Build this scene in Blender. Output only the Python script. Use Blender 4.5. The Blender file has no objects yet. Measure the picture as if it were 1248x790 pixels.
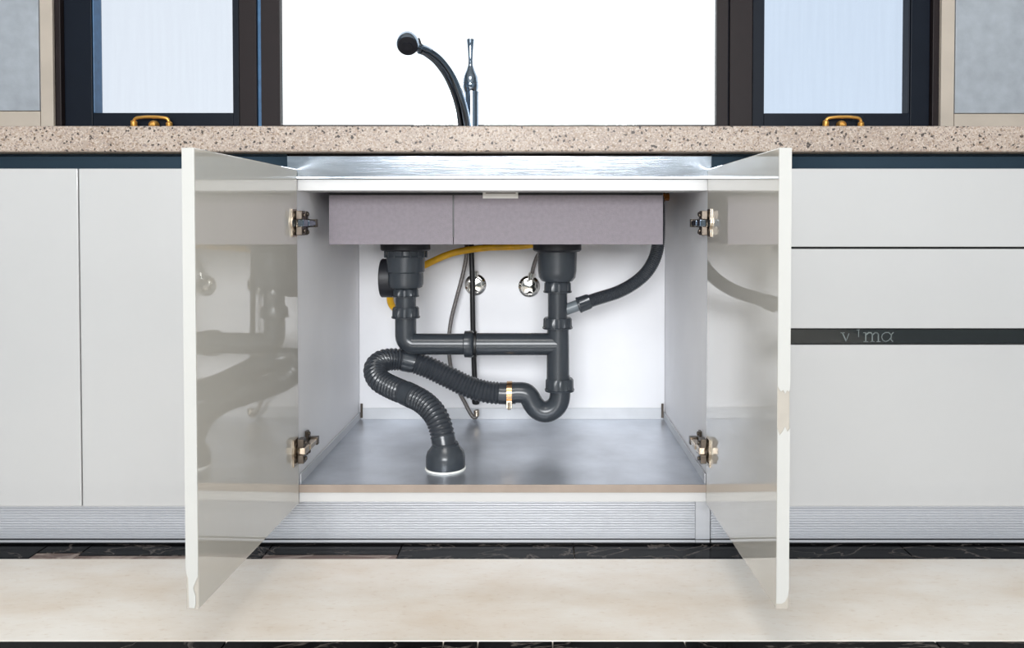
import bpy, bmesh, math, random
from mathutils import Vector, Matrix
random.seed(7)
scene = bpy.context.scene
COL = scene.collection

# ------------------------------------------------------------------ camera
F = 950.0                      # focal length in pixels of the 1248x790 frame
PITCH = 0.021                  # slight downward tilt (radians)
PX, HY = 658.0, 274.0          # vanishing point of the depth lines / horizon
PY = HY + F * math.tan(PITCH)
CAM = Vector((0.0, -1.54, 0.654))
cd = bpy.data.cameras.new('camera'); cam = bpy.data.objects.new('camera', cd); COL.objects.link(cam)
cam.location = CAM; cam.rotation_euler = (math.pi/2 - PITCH, 0, 0)
cd.sensor_width = 36; cd.lens = 36*F/1248
cd.shift_x = (624-PX)/1248; cd.shift_y = (PY-395)/1248
cd.clip_start = 0.02
scene.camera = cam

def at(px, py, Y):
    """world point at depth plane Y that was measured at photo pixel (px, py)"""
    dx = (px-PX)/F; dy = (PY-py)/F
    d = Vector((dx, math.cos(PITCH)+dy*math.sin(PITCH), -math.sin(PITCH)+dy*math.cos(PITCH)))
    return CAM + d*((Y-CAM.y)/d.y)
def X(px, Y, py=400): return at(px, py, Y).x
def Z(py, Y): return at(658, py, Y).z

# ------------------------------------------------------------------ world, lights, exposure
w = bpy.data.worlds.new('world'); scene.world = w; w.use_nodes = True
bg = w.node_tree.nodes['Background']; bg.inputs[0].default_value = (0.93, 0.97, 1.0, 1); bg.inputs[1].default_value = 1.45
def area_light(name, loc, rot, sx, sy, power, col):
    l = bpy.data.lights.new(name, 'AREA'); l.shape = 'RECTANGLE'; l.size = sx; l.size_y = sy
    l.energy = power; l.color = col
    o = bpy.data.objects.new(name, l); o.location = loc; o.rotation_euler = rot; COL.objects.link(o); return o
# daylight coming in through the wide window in the wall opposite the sink
area_light('window_daylight', (-0.15, -4.82, 1.5), (math.pi/2, 0, 0), 2.2, 1.2, 172, (0.96, 0.98, 1.0))
# unseen ceiling lamp, added as fill for counter and floor
area_light('added_fill_light', (-0.2, -1.5, 2.425), (0, 0, 0), 1.0, 0.5, 12, (1.0, 0.98, 0.95))
vs = scene.view_settings
vs.view_transform = 'Standard'; vs.look = 'None'; vs.exposure = 0.29; vs.gamma = 1.0; vs.use_curve_mapping = False

# ------------------------------------------------------------------ materials
def lin(c):
    f = lambda v: v/12.92 if v <= 0.04045 else ((v+0.055)/1.055)**2.4
    return tuple(f(v/255) for v in c) + (1.0,)
def new_mat(name):
    m = bpy.data.materials.new(name); m.use_nodes = True
    nt = m.node_tree; return m, nt, nt.nodes['Principled BSDF']
def mat(name, rgb, rough=0.5, metal=0.0, spec=0.5, coat=0.0, noise=0.0, nscale=30, bump=0.0, bscale=200, stretch=None, aniso=0.0):
    m, nt, b = new_mat(name)
    b.inputs['Base Color'].default_value = lin(rgb); b.inputs['Roughness'].default_value = rough
    b.inputs['Metallic'].default_value = metal; b.inputs['Specular IOR Level'].default_value = spec
    b.inputs['Coat Weight'].default_value = coat; b.inputs['Coat Roughness'].default_value = 0.025
    tc = nt.nodes.new('ShaderNodeTexCoord'); src = tc.outputs['Object']
    if stretch:
        mp = nt.nodes.new('ShaderNodeMapping'); mp.inputs['Scale'].default_value = stretch
        nt.links.new(src, mp.inputs['Vector']); src = mp.outputs['Vector']
    if noise:
        n = nt.nodes.new('ShaderNodeTexNoise'); n.inputs['Scale'].default_value = nscale; n.inputs['Detail'].default_value = 5
        r = nt.nodes.new('ShaderNodeValToRGB')
        r.color_ramp.elements[0].position = 0.3; r.color_ramp.elements[1].position = 0.7
        r.color_ramp.elements[0].color = lin(tuple(max(0, v*(1-noise)) for v in rgb))
        r.color_ramp.elements[1].color = lin(tuple(min(255, v*(1+noise)) for v in rgb))
        nt.links.new(src, n.inputs['Vector']); nt.links.new(n.outputs['Fac'], r.inputs['Fac']); nt.links.new(r.outputs['Color'], b.inputs['Base Color'])
    if bump:
        n2 = nt.nodes.new('ShaderNodeTexNoise'); n2.inputs['Scale'].default_value = bscale; n2.inputs['Detail'].default_value = 3
        bp = nt.nodes.new('ShaderNodeBump'); bp.inputs['Strength'].default_value = bump; bp.inputs['Distance'].default_value = 0.002
        nt.links.new(src, n2.inputs['Vector']); nt.links.new(n2.outputs['Fac'], bp.inputs['Height']); nt.links.new(bp.outputs['Normal'], b.inputs['Normal'])
    return m

M = {}
M['lacquer'] = mat('white_lacquer', (180, 180, 180), 0.32, coat=0.5, noise=0.008, nscale=3)
M['door_gloss'] = mat('ivory_gloss_lacquer', (212, 208, 199), 0.03, spec=0.7, coat=1.0, noise=0.01, nscale=3)
M['band'] = mat('white_edge_band', (182, 182, 179), 0.6)
M['carcass'] = mat('white_melamine', (242, 242, 245), 0.45, noise=0.012, nscale=6)
M['rail'] = mat('white_rail', (196, 196, 196), 0.3)
M['steel'] = mat('brushed_steel', (182, 190, 199), 0.16, metal=1.0, noise=0.04, nscale=20, bump=0.06, bscale=60, stretch=(0.15, 3, 14))
M['tray'] = mat('dull_steel_sheet', (198, 203, 211), 0.3, metal=0.8, noise=0.07, nscale=9, bump=0.10, bscale=14)
M['lip'] = mat('pale_steel_lip', (206, 208, 212), 0.5, metal=0.3, noise=0.04, nscale=9)
M['flange'] = mat('taupe_metal_edge', (156, 142, 131), 0.5, metal=0.25, noise=0.04, nscale=20)
M['chrome'] = mat('polished_chrome', (140, 153, 168), 0.06, metal=1.0)
M['valve'] = mat('bright_chrome', (206, 203, 196), 0.08, metal=1.0)
M['nickel'] = mat('nickel_hinge', (196, 182, 164), 0.24, metal=1.0)
M['nickel_dark'] = mat('dark_nickel', (92, 84, 76), 0.3, metal=0.9)
M['alu'] = mat('ribbed_aluminium', (198, 200, 205), 0.42, metal=0.4, noise=0.025, nscale=5, stretch=(0.3, 1, 8))
M['pvc'] = mat('dark_grey_plastic', (53, 58, 64), 0.25, noise=0.05, nscale=25)
M['pvc_light'] = mat('worn_grey_plastic', (112, 120, 126), 0.35, noise=0.05, nscale=40)
M['hose'] = mat('black_grey_hose', (50, 54, 60), 0.24)
M['black'] = mat('black_rubber_and_shade', (16, 16, 18), 0.4)  # rubber parts, and the black strips that stand in for shade
M['blackcap'] = mat('black_plastic', (27, 28, 34), 0.5)
M['yellow'] = mat('yellow_hose', (234, 178, 28), 0.42, noise=0.05, nscale=50)
M['braid'] = mat('grey_braided_sleeve', (112, 108, 106), 0.45, metal=0.3, noise=0.25, nscale=500)
M['sinkcoat'] = mat('mauve_grey_coating', (134, 127, 134), 0.75, noise=0.03, nscale=120, bump=0.3, bscale=420, stretch=(1, 1, 1))
M['sinkin'] = mat('sink_steel', (190, 192, 195), 0.3, metal=1.0)
M['paper'] = mat('white_sticker', (232, 230, 226), 0.6)
M['print'] = mat('grey_print', (128, 122, 118), 0.7)
M['blackglass'] = mat('black_gloss_strip', (16, 20, 20), 0.1, coat=0.6)
M['channel'] = mat('dark_gloss_channel', (50, 66, 78), 0.14, metal=0.75)
M['print_light'] = mat('pale_grey_lettering', (100, 108, 108), 0.5)
M['frame_brown'] = mat('brown_black_window_frame', (34, 27, 28), 0.45, spec=.2, noise=0.03, nscale=15)
M['frame_navy'] = mat('navy_black_sash', (11, 19, 31), 0.45, spec=.2, noise=0.03, nscale=15)
M['bead'] = mat('blue_glazing_bead', (58, 98, 136), 0.4, noise=0.08, nscale=60)
M['gold'] = mat('gold_handle', (226, 170, 88), 0.38, metal=0.75)
M['copper'] = mat('clamp_band', (200, 160, 120), 0.25, metal=1.0)
M['seal'] = mat('dark_seal', (30, 34, 40), 0.35)
M['white_paint'] = mat('white_paint', (196, 196, 194), 0.7, noise=0.01, nscale=3)
M['silicone'] = mat('white_silicone', (236, 236, 232), 0.4)
M['brass'] = mat('brown_brass', (150, 96, 40), 0.35, metal=0.8)
M['darkened_wall'] = mat('darkened_room_wall', (128, 138, 144), 0.6, noise=0.02, nscale=3)  # grey kept dark to cut light bouncing around the room
M['core'] = mat('ivory_board_core', (168, 162, 153), 0.7, noise=0.02, nscale=40)

def granite():
    m, nt, b = new_mat('speckled_granite'); N = nt.nodes; L = nt.links
    tc = N.new('ShaderNodeTexCoord'); src = tc.outputs['Object']
    n = N.new('ShaderNodeTexNoise'); n.inputs['Scale'].default_value = 9; n.inputs['Detail'].default_value = 6
    r = N.new('ShaderNodeValToRGB'); e = r.color_ramp.elements
    e[0].position = .3; e[0].color = lin((150, 136, 125)); e[1].position = .7; e[1].color = lin((168, 155, 144))
    L.new(src, n.inputs['Vector']); L.new(n.outputs['Fac'], r.inputs['Fac']); cur = r.outputs['Color']
    for sc, thr, col, off in ((420, .28, (180, 167, 156), 0), (400, .20, (150, 132, 118), 3.1), (420, .12, (128, 116, 110), 7.7), (300, .05, (130, 112, 96), 5.5), (260, .045, (66, 58, 54), 11.3)):
        mp = N.new('ShaderNodeMapping'); mp.inputs['Location'].default_value = (off, off*.7, off*1.3); L.new(src, mp.inputs['Vector'])
        v = N.new('ShaderNodeTexVoronoi'); v.inputs['Scale'].default_value = sc; L.new(mp.outputs['Vector'], v.inputs['Vector'])
        # a random share of the cells becomes a grain of this colour
        sep = N.new('ShaderNodeSeparateColor'); L.new(v.outputs['Color'], sep.inputs['Color'])
        lt = N.new('ShaderNodeMath'); lt.operation = 'LESS_THAN'; lt.inputs[1].default_value = thr; L.new(sep.outputs[0], lt.inputs[0])
        mx = N.new('ShaderNodeMix'); mx.data_type = 'RGBA'; L.new(lt.outputs[0], mx.inputs['Factor']); L.new(cur, mx.inputs['A']); mx.inputs['B'].default_value = lin(col)
        cur = mx.outputs['Result']
    L.new(cur, b.inputs['Base Color']); b.inputs['Roughness'].default_value = 0.42; b.inputs['Specular IOR Level'].default_value = 0.35
    return m
M['granite'] = granite()

def marble(name, base, vein, scale, rough, amount=0.06):
    m, nt, b = new_mat(name); N = nt.nodes; L = nt.links
    tc = N.new('ShaderNodeTexCoord')
    mp = N.new('ShaderNodeMapping'); mp.inputs['Scale'].default_value = (0.6, 1.4, 1); L.new(tc.outputs['Object'], mp.inputs['Vector'])
    n = N.new('ShaderNodeTexNoise'); n.inputs['Scale'].default_value = scale; n.inputs['Detail'].default_value = 8; n.inputs['Distortion'].default_value = 1.5
    L.new(mp.outputs['Vector'], n.inputs['Vector'])
    r = N.new('ShaderNodeValToRGB'); e = r.color_ramp.elements
    e[0].position = .5-amount; e[0].color = lin(base); e[1].position = .5+amount; e[1].color = lin(base)
    k = r.color_ramp.elements.new(.5); k.color = lin(vein)
    L.new(n.outputs['Fac'], r.inputs['Fac'])
    L.new(r.outputs['Color'], b.inputs['Base Color']); b.inputs['Roughness'].default_value = rough; b.inputs['IOR'].default_value = 1.3; b.inputs['Specular IOR Level'].default_value = .12
    return m
M['black_marble'] = marble('black_marble', (8, 8, 10), (88, 82, 78), 7, 0.2, 0.012)
M['brown_marble'] = marble('brown_black_marble', (108, 92, 86), (150, 136, 128), 6, 0.15, 0.05)
def cream():
    m, nt, b = new_mat('cream_marble_tile'); N = nt.nodes; L = nt.links
    tc = N.new('ShaderNodeTexCoord'); mp = N.new('ShaderNodeMapping'); mp.inputs['Scale'].default_value = (0.7, 1.6, 1); L.new(tc.outputs['Object'], mp.inputs['Vector'])
    n = N.new('ShaderNodeTexNoise'); n.inputs['Scale'].default_value = 5; n.inputs['Detail'].default_value = 9; n.inputs['Roughness'].default_value = .62
    L.new(mp.outputs['Vector'], n.inputs['Vector'])
    r = N.new('ShaderNodeValToRGB'); e = r.color_ramp.elements
    e[0].position = .32; e[0].color = lin((224, 210, 194)); e[1].position = .62; e[1].color = lin((237, 231, 223))
    L.new(n.outputs['Fac'], r.inputs['Fac'])
    n2 = N.new('ShaderNodeTexNoise'); n2.inputs['Scale'].default_value = 90; n2.inputs['Detail'].default_value = 4; L.new(mp.outputs['Vector'], n2.inputs['Vector'])
    r2 = N.new('ShaderNodeValToRGB'); r2.color_ramp.elements[0].position = .28; r2.color_ramp.elements[0].color = lin((222, 206, 190)); r2.color_ramp.elements[1].position = .42; r2.color_ramp.elements[1].color = (1, 1, 1, 1)
    L.new(n2.outputs['Fac'], r2.inputs['Fac'])
    mx = N.new('ShaderNodeMix'); mx.data_type = 'RGBA'; mx.blend_type = 'MULTIPLY'; mx.inputs['Factor'].default_value = .3
    L.new(r.outputs['Color'], mx.inputs['A']); L.new(r2.outputs['Color'], mx.inputs['B']); L.new(mx.outputs['Result'], b.inputs['Base Color'])
    b.inputs['Roughness'].default_value = .22
    return m
M['cream'] = cream()
M['wall_grey'] = mat('grey_linen_wall_tile', (158, 164, 171), 0.4, noise=0.05, nscale=26, bump=0.15, bscale=160)
M['wall_beige'] = mat('beige_wall_border', (184, 173, 160), 0.5, noise=0.03, nscale=10)
def pane(name, tint, rough):
    m, nt, b = new_mat(name); N = nt.nodes; L = nt.links
    tr = N.new('ShaderNodeBsdfTransparent'); 
    tc = N.new('ShaderNodeTexCoord'); mp = N.new('ShaderNodeMapping'); mp.inputs['Scale'].default_value = (60, 1, 3); L.new(tc.outputs['Object'], mp.inputs['Vector'])
    n = N.new('ShaderNodeTexNoise'); n.inputs['Scale'].default_value = 1.5; n.inputs['Detail'].default_value = 3; L.new(mp.outputs['Vector'], n.inputs['Vector'])
    r = N.new('ShaderNodeValToRGB'); e = r.color_ramp.elements
    e[0].position = .3; e[0].color = tuple(v*.985 for v in tint)+(1,); e[1].position = .7; e[1].color = tuple(tint)+(1,)
    L.new(n.outputs['Fac'], r.inputs['Fac']); L.new(r.outputs['Color'], tr.inputs['Color'])
    gl = N.new('ShaderNodeBsdfGlossy'); gl.inputs['Roughness'].default_value = rough
    mx = N.new('ShaderNodeMixShader'); mx.inputs[0].default_value = .04
    L.new(tr.outputs[0], mx.inputs[1]); L.new(gl.outputs[0], mx.inputs[2]); L.new(mx.outputs[0], N['Material Output'].inputs['Surface'])
    return m
M['glass_clear'] = pane('clear_pane', (.97, .98, .98), .03)
M['glass_left'] = pane('film_pane', (.705, .72, .748), .2)
M['glass_right'] = pane('blue_film_pane', (.64, .68, .735), .2)
m, nt, b = new_mat('fill_lamp_diffuser'); b.inputs['Emission Color'].default_value = (1, .97, .92, 1); b.inputs['Emission Strength'].default_value = 3.0; M['lamp'] = m  # glow of the added fill lamp

# ------------------------------------------------------------------ mesh helpers
def box(bm, x0, x1, y0, y1, z0, z1):
    v = [bm.verts.new(p) for p in ((x0,y0,z0),(x1,y0,z0),(x1,y1,z0),(x0,y1,z0),(x0,y0,z1),(x1,y0,z1),(x1,y1,z1),(x0,y1,z1))]
    for f in ((3,2,1,0),(4,5,6,7),(0,1,5,4),(1,2,6,5),(2,3,7,6),(3,0,4,7)): bm.faces.new([v[i] for i in f])
    return v
def prism(bm, pts, y0, y1):
    """polygon of (x, z) points extruded from y0 (front) to y1"""
    a = [bm.verts.new((x, y0, z)) for x, z in pts]; c = [bm.verts.new((x, y1, z)) for x, z in pts]
    n = len(pts)
    bm.faces.new(a); bm.faces.new(c[::-1])
    for i in range(n): bm.faces.new([a[i], c[i], c[(i+1)%n], a[(i+1)%n]])
def crom(pts, n=8):
    pts = [Vector(p) for p in pts]; P = [pts[0]*2-pts[1]] + pts + [pts[-1]*2-pts[-2]]; out = []
    for i in range(1, len(P)-2):
        p0, p1, p2, p3 = P[i-1:i+3]
        for k in range(n):
            t = k/n
            out.append(.5*((2*p1)+(p2-p0)*t+(2*p0-5*p1+4*p2-p3)*t*t+(3*p1-p0-3*p2+p3)*t**3))
    out.append(P[-2]); return out
def resample(path, step):
    L = [0]
    for a, c in zip(path, path[1:]): L.append(L[-1]+(c-a).length)
    n = max(2, int(round(L[-1]/step))); out = []; j = 0
    for k in range(n+1):
        s = L[-1]*k/n
        while j < len(L)-2 and L[j+1] < s: j += 1
        t = (s-L[j])/max(1e-9, L[j+1]-L[j]); out.append(path[j].lerp(path[j+1], min(1, max(0, t))))
    return out, L[-1]
def tube(bm, path, rad, n=16, cap=True):
    """path: list of Vectors, rad: number or function of (index, count)"""
    path = [Vector(p) for p in path]; m = len(path); rings = []
    t = (path[1]-path[0]).normalized(); up = Vector((0,0,1)) if abs(t.z) < .9 else Vector((0,1,0))
    u = t.cross(up).normalized(); v = u.cross(t).normalized()
    for i, p in enumerate(path):
        t2 = (path[min(i+1, m-1)]-path[max(i-1, 0)]).normalized()
        q = t.rotation_difference(t2); u = q @ u; v = q @ v; t = t2
        r = rad(i, m) if callable(rad) else rad
        rings.append([bm.verts.new(p+(u*math.cos(a)+v*math.sin(a))*r) for a in (2*math.pi*k/n for k in range(n))])
    for a, c in zip(rings, rings[1:]):
        for k in range(n): bm.faces.new([a[k], a[(k+1)%n], c[(k+1)%n], c[k]])
    if cap: bm.faces.new(rings[0][::-1]); bm.faces.new(rings[-1])
def lathe(bm, prof, origin, axis=(0,0,1), n=28, cap=True):
    """prof: (radius, distance along axis)"""
    ax = Vector(axis).normalized(); o = Vector(origin)
    s = Vector((1,0,0)) if abs(ax.x) < .9 else Vector((0,1,0))
    u = ax.cross(s).normalized(); v = ax.cross(u).normalized(); rings = []
    for r, h in prof:
        rings.append([bm.verts.new(o+ax*h+(u*math.cos(a)+v*math.sin(a))*r) for a in (2*math.pi*k/n for k in range(n))])
    for a, c in zip(rings, rings[1:]):
        for k in range(n): bm.faces.new([a[k], a[(k+1)%n], c[(k+1)%n], c[k]])
    if cap: bm.faces.new(rings[0][::-1]); bm.faces.new(rings[-1])
def nut(bm, r, h, origin, axis=(0,0,1), lugs=10, depth=.0022):
    """ribbed plastic union nut with a rim"""
    ax = Vector(axis).normalized(); o = Vector(origin)
    s = Vector((1,0,0)) if abs(ax.x) < .9 else Vector((0,1,0))
    u = ax.cross(s).normalized(); v = ax.cross(u).normalized(); n = lugs*4; rings = []
    for rr, hh, g in ((r*.86,0,0),(r*1.04,h*.04,0),(r*1.06,h*.16,0),(r,h*.2,1),(r*.985,h*.86,1),(r*.9,h,0)):
        ring = []
        for k in range(n):
            a = 2*math.pi*k/n; q = rr - (depth if g and k % 4 in (2,3) else 0)
            ring.append(bm.verts.new(o+ax*hh+(u*math.cos(a)+v*math.sin(a))*q))
        rings.append(ring)
    for a, c in zip(rings, rings[1:]):
        for k in range(n): bm.faces.new([a[k], a[(k+1)%n], c[(k+1)%n], c[k]])
    bm.faces.new(rings[0][::-1]); bm.faces.new(rings[-1])
def obj(name, bm, m, parent=None, bevel=0, smooth=False, seg=2):
    bmesh.ops.recalc_face_normals(bm, faces=bm.faces)
    me = bpy.data.meshes.new(name); bm.to_mesh(me); bm.free()
    me.materials.append(M[m] if isinstance(m, str) else m)
    o = bpy.data.objects.new(name, me); COL.objects.link(o)
    if smooth: me.shade_smooth(); me.set_sharp_from_angle(angle=math.radians(32))
    if bevel:
        b = o.modifiers.new('bevel', 'BEVEL'); b.width = bevel; b.segments = seg; b.limit_method = 'ANGLE'
    if parent: o.parent = parent; o.matrix_parent_inverse = Matrix.Translation(parent_origin(parent)).inverted()
    return o
def parent_origin(p): return Vector(p.location)
def bx(name, m, parent, x0, x1, y0, y1, z0, z1, bevel=0.001):
    bm = bmesh.new(); box(bm, x0, x1, y0, y1, z0, z1); return obj(name, bm, m, parent, bevel)
def tag(o, label, cat, group=None, kind=None):
    o['label'] = label; o['category'] = cat
    if group: o['group'] = group
    if kind: o['kind'] = kind
    return o
def thing(name, loc, label, cat, group=None, kind=None):
    o = bpy.data.objects.new(name, None); o.location = loc; o.empty_display_size = .05; COL.objects.link(o)
    return tag(o, label, cat, group, kind)

# ------------------------------------------------------------------ main dimensions (metres)
XL, XR = -0.480, 0.332           # inner faces of the sink cabinet sides
T = 0.018
DF = -0.022                      # front plane of the closed fronts
TOPF, BOTF = Z(205.5, DF), Z(617.5, DF)   # top / bottom of the fronts
CY = -0.036                      # countertop front
CT, CB = Z(153.5, CY), Z(185, CY)
BACK = 0.523                     # cabinet back panel
WY = 0.575                       # window wall face
RX0, RX1, RY0, RZ1 = -2.0, 1.9, -4.8, 2.45

# ------------------------------------------------------------------ room shell
bm = bmesh.new(); box(bm, RX0-.1, RX1+.1, RY0-.1, WY+.2, -.08, -.012)
floor = tag(obj('floor', bm, 'cream', None), 'cream marble floor with black marble border strips before the cabinets', 'floor', kind='structure')
YB0, YB1 = -0.0135, at(658, 781.5, 0).y
def floor_y(py):
    d = at(658, py, 0) - CAM; return CAM.y + d.y*(-CAM.z/d.z)
YB0, YB1 = floor_y(681), floor_y(781.5)
def tile(name, m, x0, x1, y0, y1, z1=0.0): return bx(name, m, floor, x0, x1, y0, y1, -.012, z1, .0012)
g = .0008
tile('floor_tile', 'cream', -1.13, 1.08, YB1+g, YB0-g)
tile('floor_tile', 'cream', RX0, -1.13-g*2, YB1+g, YB0-g); tile('floor_tile', 'cream', 1.08+g*2, RX1, YB1+g, YB0-g)
KY = 0.042                       # plinth front
# black border against the plinth: slabs with joints
xs = [RX0, X(37, -.01), X(92, -.01), X(228, -.01), X(322, 0), X(485, 0), X(700, 0), X(905, 0), X(1110, 0), RX1]
for i, (a, c) in enumerate(zip(xs, xs[1:])):
    if i in (1, 2, 4):           # slabs with a brown front strip
        ym = YB0 + (.026 if i == 1 else .014 if i == 2 else .018)
        tile('border_tile', 'brown_marble', a+g, c-g, YB0+g, ym-g); tile('border_tile', 'black_marble', a+g, c-g, ym+g, KY+.05)
    else: tile('border_tile', 'black_marble', a+g, c-g, YB0+g, KY+.05)
yb = YB1 - .12
xs = [RX0, -.98, X(195, YB1)+.1, X(510, YB1)*.8, X(563, YB1)*.8, .02, X(880, YB1)*.8, .62, RX1]
for a, c in zip(xs, xs[1:]): tile('border_tile', 'black_marble', a+g, c-g, yb+g, YB1-g)
n = 5
for r_ in range(8):
    for i in range(n):
        x0 = RX0 + (RX1-RX0)*i/n; x1 = RX0 + (RX1-RX0)*(i+1)/n; y1 = yb - r_*.63; y0 = max(RY0, y1-.63)
        if y0 < y1-.01: tile('floor_tile', 'cream', x0+g, x1-g, y0+g, y1-g)

# window wall, built round the opening
WX0, WX1 = X(65, WY, 80), X(1146.5, WY, 80); WZ0, WZ1 = 0.848, 2.12
bm = bmesh.new()
box(bm, RX0, WX0, WY+.01, WY+.2, 0, RZ1); box(bm, WX1, RX1, WY+.01, WY+.2, 0, RZ1)
box(bm, WX0, WX1, WY+.01, WY+.2, 0, WZ0); box(bm, WX0, WX1, WY+.01, WY+.2, WZ1, RZ1)
wall = tag(obj('wall_back', bm, 'wall_beige'), 'beige wall with grey tiles around the wide kitchen window', 'wall', kind='structure')
zt = Z(135, WY)
def wtile(m, x0, x1, z0, z1, d=.010): return bx('wall_tile', m, wall, x0, x1, WY+.010-d, WY+.012, z0, z1, .001)
xl = X(48, WY, 80); xr = X(1164, WY, 80)
wtile('wall_grey', RX0+.002, xl, zt, RZ1-.02, .012); wtile('wall_beige', RX0+.002, xl, CT+.002, zt-.0015)
wtile('wall_beige', xl+.0015, WX0-.002, CT+.002, RZ1-.02, .009)
zt2 = Z(138, WY)
wtile('wall_grey', xr, RX1-.002, zt2, RZ1-.02, .012); wtile('wall_beige', xr, RX1-.002, CT+.002, zt2-.0015)
wtile('wall_beige', WX1+.002, xr-.0015, CT+.002, RZ1-.02, .009)
# other walls and ceiling
for nm, a in (('wall_left', (RX0-.1, RX0, RY0-.1, WY+.2, -.08, RZ1)), ('wall_right', (RX1, RX1+.1, RY0-.1, WY+.2, -.08, RZ1))):
    bm = bmesh.new(); box(bm, *a); tag(obj(nm, bm, 'darkened_wall'), 'plain darkened grey side wall of the kitchen, ' + ('left' if 'left' in nm else 'right') + ' of the counter', 'wall', kind='structure')
DX0, DX1, DZ0, DZ1 = -1.27, .97, .88, 2.12
bm = bmesh.new(); box(bm, RX0, DX0, RY0-.1, RY0, 0, RZ1); box(bm, DX1, RX1, RY0-.1, RY0, 0, RZ1); box(bm, DX0, DX1, RY0-.1, RY0, DZ1, RZ1); box(bm, DX0, DX1, RY0-.1, RY0, 0, DZ0)
tag(obj('wall_rear', bm, 'darkened_wall'), 'plain grey wall behind the viewer with a wide window opening', 'wall', kind='structure')
w4 = thing('window_4', (-.15, RY0, DZ0), 'dark frame of the wide window in the wall behind the viewer', 'window', kind='structure')
for a in ((DX0, DX0+.03, DZ0, DZ1), (DX1-.03, DX1, DZ0, DZ1)): bx('jamb', 'frame_brown', w4, a[0], a[1], RY0-.08, RY0+.03, a[2], a[3])
bx('head_jamb', 'frame_brown', w4, DX0+.03, DX1-.03, RY0-.08, RY0+.03, DZ1-.03, DZ1)
bx('sill', 'frame_brown', w4, DX0+.03, DX1-.03, RY0-.08, RY0+.03, DZ0, DZ0+.03)
bm = bmesh.new(); box(bm, RX0-.1, RX1+.1, RY0-.1, WY+.2, RZ1, RZ1+.1)
tag(obj('ceiling', bm, 'white_paint'), 'plain white ceiling above the kitchen', 'ceiling', kind='structure')
cl = thing('added_fill_lamp', (-.2, -1.5, RZ1), 'unseen flat white lamp added on the ceiling as fill light', 'lamp')
bx('fill_lamp_frame', 'white_paint', cl, -.73, .33, -1.78, -1.22, RZ1-.012, RZ1)
bx('diffuser', 'lamp', cl, -.70, .30, -1.75, -1.25, RZ1-.018, RZ1-.012)

# ------------------------------------------------------------------ windows
def winx(px, Y): return X(px, Y, 80)
FY, SY, GY = .585, .60, .645     # frame face, sash face, glass plane
def bar(name, m, par, x0, x1, y0, y1, z0, z1): return bx(name, m, par, x0, x1, y0, y1, z0, z1, .0015)
def handle(win, px):
    """arched gold pull handle on the lower rail of the sash"""
    y = SY; zc = Z(143, y-.02); x = winx(px, y-.02); h = .052; wd = .048
    bm = bmesh.new()
    path = crom([(x-wd, y-.006, zc-h), (x-wd, y-.022, zc-.028), (x-wd*.93, y-.026, zc-.006), (x-wd*.5, y-.028, zc-.001), (x, y-.028, zc), (x+wd*.5, y-.028, zc-.001), (x+wd*.93, y-.026, zc-.006), (x+wd, y-.022, zc-.028), (x+wd, y-.006, zc-h)], 6)
    m_ = len(path)
    tube(bm, path, lambda i, n: .0085 if i < n*.22 or i > n*.78 else .0042, 12)
    hd = obj('handle', bm, 'gold', win, smooth=True)
    bm = bmesh.new(); box(bm, x-.062, x+.062, y-.006, y+.002, zc-.075, zc-.045); obj('base_plate', bm, 'gold', hd, .002)
    bm = bmesh.new(); lathe(bm, [(.013, 0), (.013, .008), (.009, .018), (.003, .022)], (x, y-.006, zc-.020), (0,-1,0), 16); obj('latch_knob', bm, 'gold', hd, smooth=True)
    return hd
# left casement
w1 = thing('window_1', (winx(200, SY), SY, WZ0), 'dark framed casement window with pale film pane, left of the faucet', 'window', kind='structure')
x0, x1, x2, x3 = winx(66, FY), winx(78, SY), winx(112, SY), winx(283.5, SY)
bar('jamb', 'frame_brown', w1, x0, x1, FY, .72, WZ0, WZ1)
bar('sash_stile', 'frame_navy', w1, x1+.001, x2, SY, GY+.006, WZ0+.004, WZ1-.03)
bar('sash_stile', 'frame_navy', w1, x3, winx(291, SY), SY, GY+.006, WZ0+.004, WZ1-.03)
rz = Z(137.5, SY)
bar('sash_rail', 'frame_navy', w1, x2+.0005, x3-.0005, SY+.001, GY+.006, WZ0+.004, rz)
bar('sash_rail', 'frame_navy', w1, x2+.0005, x3-.0005, SY+.001, GY+.006, WZ1-.10, WZ1-.03)
bar('head_jamb', 'frame_brown', w1, x1, winx(291, SY), FY, .72, WZ1-.03, WZ1)
bar('glazing_bead', 'bead', w1, x2+.0005, x2+.004, SY+.004, GY-.002, rz, WZ1-.10)
bar('drip_ledge', 'bead', w1, x2+.004, x3-.001, SY+.003, SY+.010, rz-.014, rz-.010)
bm = bmesh.new(); box(bm, x2, x3, GY, GY+.005, rz-.003, WZ1-.098); obj('pane', bm, 'glass_left', w1)
handle(w1, 185)
# centre fixed light with its two mullions
w2 = thing('window_2', (0, FY, WZ0), 'wide bright fixed window pane behind the faucet, between brown-black mullions', 'window', kind='structure')
def mull(pxs, side):
    a, c, d, e = [winx(p, FY) for p in pxs]
    bar('mullion', 'frame_brown', w2, a, c, FY, .61 if side > 0 else .66, WZ0, WZ1)
    bar('mullion_groove', 'bead' if side < 0 else 'frame_navy', w2, c, d, FY+.010, .605, WZ0, WZ1)
    bar('mullion', 'frame_brown', w2, d, e, FY, .61 if side < 0 else .66, WZ0, WZ1)
mull((291.5, 312.5, 318, 341), -1); mull((873.5, 887.5, 889.5, 917), 1)
a, c = winx(341, FY), winx(873.5, FY)
bar('bottom_rail', 'frame_brown', w2, a, c, FY+.001, .70, WZ0, Z(152, FY)); bar('head_jamb', 'frame_brown', w2, a, c, FY, .72, WZ1-.06, WZ1)
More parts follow.
